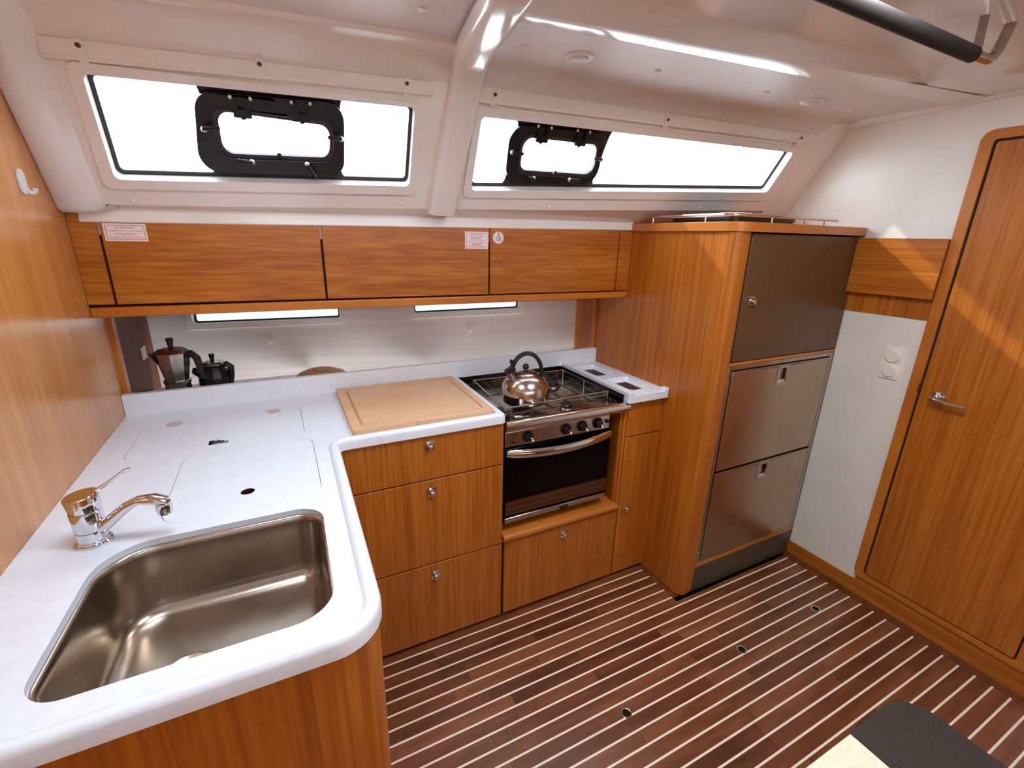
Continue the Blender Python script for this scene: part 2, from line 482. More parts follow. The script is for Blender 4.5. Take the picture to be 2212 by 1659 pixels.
rib_path = [(-.122, LN(-.122, 1.600)[1], 1.600), (-.117, LN(-.117, 1.78)[1], 1.78), (-.110, LN(-.110, 1.93)[1], 1.93),
            (-.112, .045, 1.972), (-.125, -.02, 1.992), (-.140, -.10, 1.997), (-.172, -.31, 1.997), (-.215, -.56, 2.0), (-.222, -.60, 2.03)]
rings = []
for i, q in enumerate(rib_path):
    a = Vector(rib_path[max(i - 1, 0)]); b = Vector(rib_path[min(i + 1, len(rib_path) - 1)])
    t = (b - a).normalized(); side = Vector((1, 0, 0)); side = (side - t * side.dot(t)).normalized(); nrm = t.cross(side)
    if nrm.y > 0 or (abs(nrm.y) < .3 and nrm.z > 0): nrm = -nrm
    hw = .050
    rings.append([Vector(q) + side * sx + nrm * o for sx, o in ((-hw, -.01), (-hw, .012), (-hw * .86, .022), (-hw * .6, .026), (hw * .6, .026), (hw * .86, .022), (hw, .012), (hw, -.01))])
link('rib', MB().loft(rings, closed=False), gel, wc, angle=50)

# ---- window glass, printed surround and the opening portlights
def window(name, W, F, PO, PI_, band, screws, latch, hinges):
    wn = struct(name, LN(W[0][0], W[0][1]))
    link('frame', MB().plate([rpoly(F, .022), rpoly(W, .014)], lmap(-.003), lmap(.0065)), gel, wn, smooth=False)
    link('pane', MB().plate([rpoly(offset(W, -.004), .012), rpoly(PI_, .03)], lmap(-.034), lmap(-.030)), pane, wn, smooth=False)
    link('seal', MB().plate([rpoly(offset(W, -.004), .014), rpoly(offset(W, .010), .010)], lmap(-.0305), lmap(-.027)), black_m, wn, smooth=False)
    link('printed_band', MB().plate([band, rpoly(PI_, .03)], lmap(-.0298), lmap(-.0275)), black_m, wn, smooth=False)
    pf = link('portlight_frame', MB().plate([rpoly(PO, .045, 8), rpoly(offset(PI_, -.004), .034, 8)], lmap(-.029), lmap(-.012)), black_m, wn, bev=.003)
    link('portlight_gasket', MB().plate([rpoly(offset(PI_, -.004), .034, 8), rpoly(offset(PI_, .006), .028, 8)], lmap(-.034), lmap(-.020)), mat_gask, wn)
    link('portlight_pane', MB().plate([rpoly(offset(PI_, -.002), .03)], lmap(-.042), lmap(-.036)), pane, wn, smooth=False)
    for hx, hz in hinges:
        hg = link('hinge', MB().plate([rrect(hx - .022, hz - .012, hx + .022, hz + .006, .003)], lmap(-.022), lmap(-.002)).plate([rrect(hx - .020, hz + .004, hx - .010, hz + .030, .002)], lmap(-.010), lmap(-.002)).plate([rrect(hx + .010, hz + .004, hx + .020, hz + .030, .002)], lmap(-.010), lmap(-.002)).ball(LN(hx, hz - .012, -.010), .008, 10), black, wn)
    for sx, sz, r in screws:
        link('screw', MB().ball(LN(sx, sz, -.007), r * 1.15, 12, (1, .8, 1)), screw_w, wn)
    for lx, lz, dx, dz in latch:
        a = LN(lx, lz, .0); b = LN(lx + dx, lz + dz, .004)
        link('latch', MB().tube([a, ((a[0] + b[0]) / 2, (a[1] + b[1]) / 2 - .004, (a[2] + b[2]) / 2), b], [.007, .006, .005], 8), black, wn)


screw_w = mat('screw_bright', lin('d8d2ca'), .35, .7)
mat_gask = mat('gasket_grey', lin('3a3236'), .5)
def band_shape(xl, xr, zb0, zb1, zt0, zt1, f=.03):
    """full-height printed band, waisted and flaring at sill and head"""
    zb = lambda x: zb0 + (zb1 - zb0) * (x - xl) / (xr - xl)
    zt = lambda x: zt0 + (zt1 - zt0) * (x - xl) / (xr - xl)
    pts = [(xl - f, zb(xl)), (xr + f, zb(xr))]
    pts += [(xr + f * (1 - math.sin(PI / 2 * t)) , zb(xr) + f * (1 - math.cos(PI / 2 * t))) for t in (.4, .7, 1)]
    pts += [(xr + f * .7 * (1 - math.cos(PI / 2 * t)), zt(xr) - f * .8 * (1 - math.sin(PI / 2 * t))) for t in (0, .4, .7, 1)]
    pts += [(xl - f * .7 * (1 - math.cos(PI / 2 * t)), zt(xl) - f * .8 * (1 - math.sin(PI / 2 * t))) for t in (1, .7, .4, 0)]
    pts += [(xl - f * (1 - math.sin(PI / 2 * t)), zb(xl) + f * (1 - math.cos(PI / 2 * t))) for t in (1, .7, .4)]
    return pts


window('window_1', W1, [(-1.072, 1.626), (-.224, 1.652), (-.238, 1.893), (-1.056, 1.889)],
       [(-.840, 1.674), (-.445, 1.684), (-.446, 1.866), (-.812, 1.855)], [(-.776, 1.714), (-.482, 1.724), (-.478, 1.814), (-.776, 1.823)],
       band_shape(-.802, -.455, 1.655, 1.672, 1.872, 1.880),
       [(-.730, 1.853, .0048), (-.683, 1.854, .0048), (-.583, 1.857, .0048), (-.536, 1.858, .0048), (-.805, 1.778, .0075), (-.456, 1.785, .0075), (-.700, 1.709, .0068), (-.552, 1.713, .0068)],
       [(-.700, 1.709, -.035, .006), (-.552, 1.713, .022, -.030), (-.805, 1.782, .040, .004), (-.456, 1.787, -.036, .002), (-.626, 1.727, 0, .014)],
       [(-.706, 1.824), (-.559, 1.828)])
window('window_2', W2, [(-.056, 1.652), (1.372, 1.706), (1.372, 1.906), (-.066, 1.902)],
       [(.092, 1.709), (.462, 1.711), (.435, 1.868), (.067, 1.864)], [(.138, 1.732), (.452, 1.736), (.419, 1.838), (.121, 1.839)],
       band_shape(.100, .455, 1.682, 1.698, 1.876, 1.880),
       [(.162, 1.869, .0046), (.210, 1.869, .0046), (.310, 1.870, .0046), (.358, 1.870, .0046), (.093, 1.792, .0072), (.440, 1.796, .0072), (.199, 1.721, .0066), (.344, 1.725, .0066)],
       [(.199, 1.721, -.032, .006), (.344, 1.725, .034, .004), (.093, 1.792, .036, .002), (.440, 1.798, -.034, .002), (.270, 1.740, 0, .013)],
       [(.186, 1.840), (.334, 1.842)])

# ---- ceiling
cl = link('ceiling', MB().plate([[(-2.6, -3.0), (XR, -3.0), (XR, .12), (-2.6, .12)], [(.10, -1.05), (.50, -1.05), (.50, -.72), (.10, -.72)], [(-.92, -.72), (-.48, -.72), (-.48, -.36), (-.92, -.36)]], zmap(2.066), zmap(2.10)), gel_panel, kind='structure', smooth=False)  # two hatch openings out of view, added to let light in
def yl(x, z): return LN(x, z)[1]
# headliner panel of the right bay, chamfered into the coachroof side
L1 = lambda x: -.262 - .103 * x      # near edge of the headliner
L2 = lambda x: -.312 - .140 * x      # edge of the recess
xs = [-.13, .3, .7, 1.1, 1.505]
mb = MB().loft([[(x, yl(x, 1.945) + .002, 1.945) for x in xs], [(x, yl(x, 1.985) - .005, 1.981) for x in xs], [(x, yl(x, 2.0) - .028, 1.998) for x in xs], [(x, L1(x), 2.0) for x in xs]], closed=False)
link('headliner_panel', mb, gel_panel, cl, angle=50)
mb = MB().loft([[(x, L1(x), 2.0) for x in xs], [(x, L1(x) - .003, 1.9945) for x in xs], [(x, L1(x) - .010, 1.993) for x in xs], [(x, L2(x), 1.997) for x in xs]], closed=False)
link('bright_edging', mb, gel, cl, angle=25)
xs2 = [-.22, .3, .6, .72, 1.12]
dz = .036
mb = MB()
sl = [[(x, L2(x), 1.997) for x in xs2], [(x, L2(x) - .012, 2.004) for x in xs2], [(x, L2(x) - .07 + .04 * (x + .1), 1.997 + dz - .006) for x in xs2], [(x, L2(x) - .09 + .045 * (x + .1), 1.997 + dz) for x in xs2], [(x, -.705 if x < .65 else -1.25, 1.997 + dz + .012) for x in xs2], [(x, -.71 if x < .65 else -1.26, 2.066) for x in xs2]]
mb.loft(sl, closed=False)
e = [r[-1] for r in sl]
mb.loft([e, [(q[0] + .07, q[1] + .01, 2.006) for q in e], [(q[0] + .10, q[1] + .01, 1.998) for q in e], [(XR - .05, q[1] + .012, 2.000) for q in e], [(XR, q[1] + .012, 2.004) for q in e]], closed=False)
link('recess', mb, gel, cl, angle=40)
mb = MB().loft([[(1.12, L2(1.12), 1.997), (1.12, L1(1.12), 1.993)], [(XR, L2(XR) + .02, 1.999), (XR, L1(XR), 1.997)]], closed=False)
link('corner_fillet', mb, gel, cl)
# rounded bead where ceiling meets the right bulkhead
link('bead', MB().tube([(XR - .008, yl(XR, 1.985) + .01, 1.985), (XR - .008, -.16, 1.994), (XR - .008, -.45, 2.003), (XR - .008, -1.3, 2.03)], .018, 12), gel, cl)
# left bay: recessed headliner
E1 = lambda x: -.055 - .140 * x
xs3 = [XL, -.85, -.5, -.125]
mb = MB().loft([[(x, yl(x, 1.93) + .002, 1.93) for x in xs3], [(x, yl(x, 2.0) + .004, 1.985) for x in xs3], [(x, E1(x) + .012, 2.000) for x in xs3], [(x, E1(x), 2.003) for x in xs3], [(x, E1(x) - .004, 2.016) for x in xs3]], closed=False)
link('coved_edge', mb, gel, cl, angle=45)
link('headliner_panel', MB().loft([[(x, E1(x) + .01, 2.015) for x in xs3], [(x - .04, -.345, 2.020) for x in xs3], [(x - .04, -.35, 2.066) for x in xs3]], closed=False), gel_panel, cl)

# ---- the far side of the cabin, behind the camera; openings and dado added for the light
far = link('wall_front', MB().plate([[(-2.6, 0), (XR, 0), (XR, 2.15), (-2.6, 2.15)], [(-1.2, 1.76), (.9, 1.76), (.9, 1.92), (-1.2, 1.92)]], ymap(-3.0), ymap(-2.97)), wall_white, kind='structure')
link('wood_dado', MB().box((-2.6, -2.97, 0), (XR, -2.95, 1.6)), teak_v, far)
link('wall_aft', MB().plate([[(-3.0, 0), (.2, 0), (.2, 2.15), (-3.0, 2.15)], [(-1.45, 1.75), (-.95, 1.75), (-.95, 2.0), (-1.45, 2.0)]], xmap(-2.6), xmap(-2.57)), teak_v, kind='structure')

# ---- white trim strip above the lockers
tm = MB().hexa([(-1.163, FRONT(-1.163, .004), 1.534), (XC - .002, FRONT(XC, .004), 1.560), (XC - .002, FRONT(XC, -.03), 1.560), (-1.163, FRONT(-1.163, -.03), 1.534),
                (-1.160, FRONT(-1.160, .002), 1.580), (XC - .002, FRONT(XC, .002), 1.600), (XC - .002, FRONT(XC, -.03), 1.600), (-1.160, FRONT(-1.160, -.03), 1.580)])
link('trim_1', tm, gel, bev=.004, kind='structure')

# ================================================================== LARGE FURNITURE
FR = lambda d: (lambda x, z: (x, FRONT(x, d), z))      # on the slanting front of the lockers

# ---- overhead lockers
gaps = [-1.122, -.5235, .088, .6985]
names = ['overhead locker at the left end with a warning sticker in its top left corner',
         'middle overhead locker with a warning sticker in its top right corner',
         'overhead locker nearest the fridge cabinet with a round sticker on its door']
for i in range(3):
    a, b = gaps[i], gaps[i + 1]
    t = thing('overhead_locker', names[i], 'cabinet', (a, FRONT(a), 1.27), 'teak overhead lockers in a row')
    xa = XL + .001 if i == 0 else a; xb = XC - .002 if i == 2 else b
    link('body', MB().hexa([(xa, FRONT(xa, -.02), 1.292), (xb, FRONT(xb, -.02), 1.292), (xb, .60, 1.292), (xa, .60, 1.292),
                            (xa, FRONT(xa, -.02), 1.552), (xb, FRONT(xb, -.02), 1.552), (xb, .60, 1.552), (xa, .60, 1.552)]), void, t)
    link('door', MB().plate([[(a + .0035, 1.2985), (b - .0035, 1.2985), (b - .0035, 1.556), (a + .0035, 1.556)]], FR(0), FR(-.019)), teak_h, t, bev=.0015)
    if i == 0: link('filler_panel', MB().plate([[(XL + .001, 1.2985), (a - .0035, 1.2985), (a - .0035, 1.556), (XL + .001, 1.556)]], FR(-.001), FR(-.019)), teak_h, t, bev=.0012)
    if i == 2: link('filler_panel', MB().plate([[(b + .0035, 1.2985), (XC - .002, 1.2985), (XC - .002, 1.556), (b + .0035, 1.556)]], FR(-.001), FR(-.019)), teak_h, t, bev=.0012)
t = link('trim_2', MB().hexa([(XL + .001, FRONT(XL, .002), 1.259), (XC - .002, FRONT(XC, .002), 1.266), (XC - .002, .70, 1.266), (XL + .001, .70, 1.259),
                              (XL + .001, FRONT(XL, .002), 1.290), (XC - .002, FRONT(XC, .002), 1.294), (XC - .002, .70, 1.294), (XL + .001, .70, 1.290)]), teak_edge, bev=.004, kind='structure')


def chrome_knob(parent, x, y, z, s=1.0):
    """square plate with a round push button, on a front facing -y"""
    k = link('knob', MB().plate([rrect(x - .0155 * s, z - .0165 * s, x + .0155 * s, z + .0165 * s, .003)], ymap(y), ymap(y - .0045)), chrome, parent, bev=.0015)
    link('button', MB().lathe([(.0115 * s, 0), (.0115 * s, .006), (.0105 * s, .013), (.006 * s, .0165), (.0001, .0172)], (x, y - .004, z - .002), 20, 'y'), chrome, k)
    return k


def front(name, parent, x0, x1, z0, z1, m, y=0.0, th=.018):
    return link(name, MB().box((x0, y, z0), (x1, y + th, z1)), m, parent, bev=.0018)


# ---- drawer unit left of the cooker
t = thing('drawer_unit', 'teak base unit of three drawers between sink peninsula and cooker', 'cabinet', (-.30, .2, 0))
link('body', MB().box((-.586, .0185, .012), (-.001, .47, .880)), void, t)
link('end_panel', MB().box((-.0035, .004, .012), (-.0002, .47, .880)), teak_d, t)
for z0, z1, kx, kz, lab in ((.7165, .8815, -.279, .846, 'top drawer'), (.3695, .7115, -.278, .668, 'deep middle drawer'), (.0200, .3640, -.275, .317, 'bottom drawer')):
    d = front('drawer', t, -.583, -.004, z0, z1, teak_v); d['label'] = lab
    chrome_knob(d, kx, 0, kz)
link('plinth', MB().box((-.585, .022, 0), (-.001, .04, .02)), void, t)

# ---- unit under the cooker with its drop front
t = thing('cooker_base_unit', 'teak base unit with a drop front flap below the cooker', 'cabinet', (.29, .2, 0))
link('body', MB().box((.004, .0185, .012), (.570, .47, .366)), void, t)
f = front('flap', t, .010, .5695, .0205, .3640, teak_v)
chrome_knob(f, .290, 0, .325)
ring = lambda x: [(x, .018, .368), (x, -.004, .370), (x, -.012, .378), (x, -.013, .392), (x, -.008, .399), (x, .004, .402), (x, .018, .408), (x, .06, .412), (x, .06, .40), (x, .02, .366)]
link('ledge', MB().loft([ring(.003), ring(.5625)], True, True, True), teak_edge, t, angle=50)
link('recess_floor', MB().box((.0, .06, .385), (.545, .46, .405)), void, t)
link('plinth', MB().box((.004, .022, 0), (.570, .04, .02)), void, t)

# ---- tall slim unit right of the cooker
t = thing('slim_unit', 'narrow teak cupboard between cooker and fridge cabinet, knob at the left of its door', 'cabinet', (.67, .2, 0))
link('body', MB().box((.572, .0185, .012), (XC - .001, .47, .8835)), teak_dark, t)
link('cooker_recess_side', MB().box((.5455, .012, .413), (.558, .47, .880)), teak_d, t)
link('edge_strip', MB().box((.5585, .001, .366), (.5735, .0185, .8835)), teak_edge, t, bev=.003)
front('fascia_panel', t, .5765, XC - .002, .7185, .8830, teak_v)
d = front('door', t, .5765, XC - .002, .0205, .7135, teak_v)
chrome_knob(d, .6175, 0, .362)
link('plinth', MB().box((.571, .022, 0), (XC - .001, .04, .02)), void, t)

# ---- sink peninsula
t = thing('sink_unit', 'reddish teak cabinet of the sink peninsula below the sink in the foreground', 'cabinet', (-.88, -.4, 0))
link('front_panel', MB().box((XL + .001, -.748, 0), (-.650, -.730, .884)), teak_v, t)
link('corner_post', MB().plate([rpoly([(-.650, -.749), (-.5855, -.749), (-.5855, -.70), (-.650, -.70)], [0, .03, .004, 0], 8)], zmap(0), zmap(.884)), teak_v, t, bev=.002)
link('side_panel', MB().box((-.604, -.70, 0), (-.5865, .06, .884)), teak_d, t)

# ---- fridge cabinet
t = thing('fridge_cabinet', 'tall teak cabinet with rounded front corner around the fridge', 'cabinet', (1.15, .0, 0))
pan = rpoly([(XC, .47), (XC, -.238), (.846, -.232), (.846, -.205), (.80, -.205), (.785, -.18), (.785, .47)], [0, .055, .004, .004, .01, .01, 0], 10)
link('side_panel', MB().plate([pan], zmap(.004), zmap(1.556)), teak_v, t, bev=.002)
link('carcass', MB().box((.786, -.20, .016), (XR - .001, .44, 1.554)), void, t)
link('niche_cheek', MB().box((XC - .006, .549, .886), (XC + .012, .80, 1.265)), teak_v, t)
link('niche_post', MB().box((XC - .012, .5215, .886), (XC + .012, .549, 1.265)), teak_edge, t, bev=.003)
link('side_return', MB().box((XC + .0005, .46, .60), (.785, .75, 1.552)), teak_v, t)
top = rpoly([(.757, .395), (.757, -.247), (XR - .002, -.245), (XR - .002, .41), (.80, .41)], [.012, .06, .003, 0, .03], 10)
link('top', MB().plate([top], zmap(1.5565), zmap(1.5885)), teak_edge, t, bev=.007, seg=3)
d = front('grey_door', t, .8575, XR - .003, 1.0775, 1.5515, grey_door, y=-.2315); d['label'] = 'brown grey laminate door'
chrome_knob(d, .905, -.2315, 1.312, 1.05)
link('shelf_edge', MB().box((.846, -.2315, 1.062), (XR - .002, -.20, 1.0735)), teak_edge, t, bev=.001)
link('bottom_strip', MB().box((.846, -.2325, .131), (XR - .002, -.20, .149)), teak_edge, t, bev=.001)
link('kick_board', MB().box((.8465, -.2315, .0005), (XR - .002, -.21, .130)), kick_grey, t)

# ---- fridge
t = thing('fridge', 'stainless steel two drawer fridge built in below the grey door', 'fridge', (1.19, -.1, .15))
link('frame', MB().plate([[(.8465, .150), (1.5335, .150), (1.5335, 1.061), (.8465, 1.061)], [(.8655, .164), (1.5065, .164), (1.5065, 1.0445), (.8655, 1.0445)]], ymap(-.2315), ymap(-.19)), steel_brush, t, bev=.001)
link('inner_gap', MB().box((.855, -.215, .155), (1.525, -.19, 1.05)), void, t)
for z0, z1, h0, h1, lab in ((.6045, 1.0385, .948, 1.030, 'upper fridge drawer'), (.1675, .5935, .503, .584, 'lower fridge drawer')):
    d = link('drawer_front', MB().plate([[(.8710, z0), (1.5005, z0), (1.5005, z1), (.8710, z1)], rrect(1.150, h0, 1.217, h1, .005)], ymap(-.2335), ymap(-.213)), steel_smudge, t, bev=.0012, label=lab)
    c = link('recessed_handle', MB().plate([rrect(1.149, h0 - .001, 1.218, h1 + .001, .006), rrect(1.157, h0 + .007, 1.210, h1 - .007, .004)], ymap(-.2355), ymap(-.228)).box((1.156, -.222, h0 + .006), (1.211, -.219, h1 - .006)), steel, d, bev=.001)
    link('pull_lip', MB().plate([rrect(1.157, h0 + .007, 1.210, h0 + .024, .002)], ymap(-.2325), ymap(-.222)), chrome, c, bev=.003)
for i in range(7): link('vent_slot', MB().box((.8495, -.2325, .222 + .034 * i), (.8615, -.2305, .2255 + .034 * i)), alum, t)
for z in (.205, .975): link('screw', MB().lathe([(.004, 0), (.0035, .0015), (.0001, .002)], (.856, -.2315, z), 10, 'y'), chrome, t)
link('badge', MB().plate([rrect(1.478, 1.0475, 1.508, 1.0565, .004)], ymap(-.2315), ymap(-.2325)), ink_blue, t, label='small blue badge')

# ================================================================== WORKTOP
ZT = .910
CO = rpoly([(XL + .001, -.776), (-.577, -.776), (-.565, -.012), (.003, -.012), (.003, .499), (XL + .001, .499)], [0, .085, .022, .016, 0, 0], 10)
SINK = rpoly([(-1.056, -.706), (-.648, -.702), (-.642, -.343), (-1.048, -.338)], [.055, .07, .06, .095], 10)
LIDN = rrect(-.967, -.298, -.634, .083, .055, 8)
LIDF = rrect(-1.116, .094, -.652, .385, .045, 8)
t = thing('worktop', 'white L shaped worktop with raised edge, upstand and two flush lids', 'worktop', (-.88, -.1, .884))
link('slab', MB().plate([[(XL + .0005 if x < XL + .03 else x, .4985 if y > .48 else y) for x, y in offset(CO, .012)], SINK, LIDN, LIDF], zmap(.885), zmap(ZT)), solid, t, bev=.0016)
prof = [(0, .8845), (0, .909), (.0025, .9155), (.007, .9195), (.014, .9208), (.021, .9195), (.026, .9155), (.030, .9102), (.031, .90)]
idx = [i for i, q in enumerate(CO) if not (q[1] > .49 and q[0] < -.5)]
rg = []
for d, z in prof:
    po = offset(CO, d) if d else CO
    rg.append([(po[i][0], po[i][1], z) for i in idx])
rg.append([(offset(CO, .012)[i][0], offset(CO, .012)[i][1], .8845) for i in idx])
link('raised_edge', MB().loft(rg, closed=False), solid, t, angle=60)
link('upstand', MB().plate([rrect(XL + .001, .905, XC - .001, .985, .003)], ymap(.499), ymap(.520)), solid, t, bev=.003)
link('back_shelf', MB().box((XL + .001, .521, .872), (XC - .008, .68, .884)).box((XL + .001, .68, .872), (-.05, .83, .884)).box((XL + .001, .83, .872), (-.6, .92, .884)), solid, t)
fh = [( -.800 + .0155 * math.cos(2 * PI * i / 20), -.208 + .0155 * math.sin(2 * PI * i / 20)) for i in range(20)]
ld = link('flush_lid', MB().plate([offset(LIDN, .0012), fh], zmap(.890), zmap(ZT + .0002)), solid, t, bev=.001, label='lid with a finger hole')
link('finger_hole', MB().lathe([(.0154, .0), (.0154, -.03), (.0001, -.03)], (-.800, -.208, ZT - .001), 20, 'z', False), dark_slot, ld)
ld = link('flush_lid', MB().plate([offset(LIDF, .0012)], zmap(.890), zmap(ZT + .0002)), solid, t, bev=.001, label='lid with a chrome flush latch')
lt = link('flush_latch', MB().plate([rrect(-.915, .126, -.863, .158, .004), rrect(-.902, .134, -.876, .150, .003)], zmap(ZT), zmap(ZT + .002)), chrome, ld, bev=.0006)
link('latch_slot', MB().box((-.902, .134, ZT + .0001), (-.876, .150, ZT + .0009)), black, lt)
link('sealing_bed', MB().box((-1.13, -.31, .8855), (-.62, .40, .889)), void, t)
for x, y in ((-1.031, .358), (-.740, .362)):
    link('cover_cap', MB().lathe([(.0235, 0), (.0235, .0008), (.021, .0012), (.0001, .0012)], (x, y, ZT), 24), mat_cap if 'mat_cap' in globals() else globals().setdefault('mat_cap', noisy('cap_worn', lin('d8c6bc'), lin('c4b0a6'), (30, 150, 30), .5)), t)

# ---- sink
t = thing('sink', 'rectangular brushed steel sink bowl set in the white worktop', 'sink', (-.85, -.52, .75))
def at(poly, z): return [(x, y, z) for x, y in poly]
rs = [at(offset(SINK, .0003), .8965), at(offset(SINK, .0045), .8970), at(offset(SINK, .007), .8935), at(offset(SINK, .010), .880)]
cx0, cy0 = -.848, -.522
def sc(poly, k, z, d=0):
    return [(cx0 + (x - cx0) * k, cy0 + (y - cy0) * k, z) for x, y in (offset(poly, d) if d else poly)]
for d, z in ((.013, .83), (.016, .79), (.018, .772), (.022, .760), (.030, .7505), (.040, .746), (.050, .7445)):
    rs.append(at(offset(SINK, d), z))
rs.append(sc(SINK, .35, .7425)); 
n = len(SINK); rs.append([(-.900 + .041 * math.cos(math.atan2(y - cy0, x - cx0)), -.545 + .041 * math.sin(math.atan2(y - cy0, x - cx0)), .741) for x, y in SINK])
link('bowl', MB().loft(rs[:-1], True, False, True), noisy('sink_steel', lin('a4978a'), lin('b2a698'), (8, 8, 8), .25, 1, .02), t, angle=80)
link('drain', MB().lathe([(.046, .0), (.046, .003), (.041, .0045), (.037, .002), (.03, -.0005), (.0001, -.0005)], (-.905, -.553, .7435), 28), steel_brush, t)

# ---- cooker
t = thing('cooker', 'stainless steel cooker with black glass oven door and gas burners, kettle standing on it', 'cooker', (.25, .2, .41))
link('oven_body', MB().box((.012, .022, .452), (.490, .44, .86)), black, t)
link('rear_shield', MB().box((.004, .45, .414), (.544, .458, .868)), enamel, t)
wl_ = link('well_lining', MB().box((.0035, .0, .884), (.0075, .486, .909)).box((.0035, .482, .870), (.545, .486, .915)).box((.5405, .0, .870), (.5445, .486, .915)), enamel, t)
link('hob_plate', MB().plate([rrect(.010, -.004, .528, .465, .012)], zmap(.862), zmap(.872)), steel, t, bev=.002)
link('hob_edge', MB().box((.518, .02, .872), (.530, .465, .886)).box((.010, .455, .872), (.530, .467, .890)).box((.010, .02, .872), (.018, .46, .886)), enamel, t, bev=.002)
npf = lambda x: [(x, .010, .846), (x, -.012, .844), (x, -.021, .849), (x, -.0235, .860), (x, -.022, .874), (x, -.016, .882), (x, -.006, .885), (x, .010, .884)]
link('front_rail', MB().loft([npf(.004), npf(.566)], True, True, True), bright_steel, t, angle=60)
link('fascia', MB().box((.006, .002, .777), (.4825, .02, .839)), bright_steel, t, bev=.003)
for i, x in enumerate((.099, .268, .344, .420)):
    k = link('control_knob', MB().lathe([(.0235, 0), (.0235, .002), (.022, .004), (.018, .005), (.0165, .016), (.015, .018), (.0001, .018)], (x, .002, .811), 24, 'y'), black, t)
    link('pointer', MB().box((x + .001, -.024, .795), (x + .012, -.0165, .812)).ball((x + .011, -.020, .798), .008, 12), chrome, k, bev=.002)
link('ignition_button', MB().lathe([(.009, 0), (.009, .003), (.006, .004), (.006, .009), (.0001, .0095)], (.467, .002, .811), 16, 'y'), black, t)
link('warning_mark', MB().box((.028, .0012, .792), (.046, .002, .795)).box((.032, .0012, .796), (.042, .002, .799)), black, t)
dr = link('oven_door', MB().box((.008, .001, .476), (.4955, .02, .770)), oven_black, t, bev=.003)
hp = [(x, -.004 - .028 * (1 - ((x - .25) / .24) ** 2), .756 - .012 * (1 - ((x - .25) / .24) ** 2)) for x in [.010 + .48 * i / 16 for i in range(17)]]
link('handle', MB().tube(hp, [.006] + [.008] * 15 + [.006], 12, [.013] + [.018] * 15 + [.013]), chrome, dr)
link('tinted_band', MB().box((.011, .0002, .488), (.4915, .003, .549)), oven_band, dr)
link('bottom_trim', MB().box((.010, .0005, .452), (.492, .016, .474)), steel, dr, bev=.003)
link('trim_catch', MB().box((.262, -.003, .452), (.300, .001, .466)), black, dr, bev=.002)
for x, y, r in ((.105, .070, .046), (.302, .058, .034), (.40, .33, .040)):
    b = link('burner', MB().lathe([(r, 0), (r, .003), (r * .86, .009), (r * .8, .010)], (x, y, .872), 28), steel, t)
    link('burner_cap', MB().lathe([(r * .80, 0), (r * .82, .008), (r * .72, .012), (r * .0001, .013)], (x, y, .880), 28), black, b)
g = MB()
for y in (.02, .24, .42): g.tube([(.03, y, .902), (.49, y, .902)], .0026, 8)
for x in (.10, .21, .30, .40): g.tube([(x, .012, .900), (x, .44, .900)], .0026, 8)
for x, y in ((.40, .33), (.302, .058)):
    for k in range(4):
        a = PI / 4 + PI / 2 * k
        g.tube([(x + .02 * math.cos(a), y + .02 * math.sin(a), .904), (x + .085 * math.cos(a), y + .085 * math.sin(a), .904), (x + .09 * math.cos(a), y + .09 * math.sin(a), .890)], .0026, 8)
for x, y in ((.03, .02), (.49, .02), (.03, .42), (.49, .42)): g.tube([(x, y, .872), (x, y, .902)], .003, 8)
link('pan_support', g, steel_dark, t)
rail = [(.018, .030), (.498, .050), (.498, .392), (.040, .400)]
g = MB().tube([(x, y, .922) for x, y in rail + rail[:1]], .0028, 8)
for x, y in rail + [(.26, .040), (.498, .22), (.27, .396)]: g.tube([(x, y, .872), (x, y, .922)], .0026, 8)
link('fiddle_rail', g, steel, t)
link('splash_strip', MB().box((.497, .052, .884), (.499, .390, .918)).box((.05, .398, .884), (.497, .400, .918)).box((.30, .049, .895), (.497, .051, .918)), glass_thin, t)
link('pan_clamp', MB().box((.0105, .020, .874), (.036, .10, .906)), black, t, bev=.006)

# ---- white tray right of the cooker
t = thing('moulded_tray', 'white moulded tray with two dark slotted pockets right of the cooker', 'tray', (.66, .22, .885))
P1 = rrect(.605, .268, .722, .452, .02); P2 = rrect(.612, .036, .735, .215, .02)
link('shell', MB().plate([rpoly([(.5465, -.030), (.7655, -.030), (.7655, .498), (.5465, .498)], [.012, .012, 0, 0]), P1, P2], zmap(.884), zmap(.914)), solid, t, bev=.004, seg=3)
link('raised_lip', MB().plate([rpoly([(.5465, -.030), (.575, -.030), (.575, .498), (.5465, .498)], [.010, .01, 0, 0])], zmap(.912), zmap(.927)), solid, t, bev=.006, seg=3)
link('end_lip', MB().plate([rrect(.735, -.030, .7655, .004, .010)], zmap(.912), zmap(.924)), solid, t, bev=.006, seg=3)
for P in (P1, P2):
    pk = link('pocket', MB().loft([at(P, .9135), at(offset(P, .004), .900), at(offset(P, .014), .8905)], True, False, True), solid, t, angle=50)
    xs_ = [q[0] for q in P]; ys_ = [q[1] for q in P]
    link('slot', MB().box((min(xs_) + .046, min(ys_) + .045, .8906), (max(xs_) - .018, max(ys_) - .020, .8935)), dark_slot, pk)

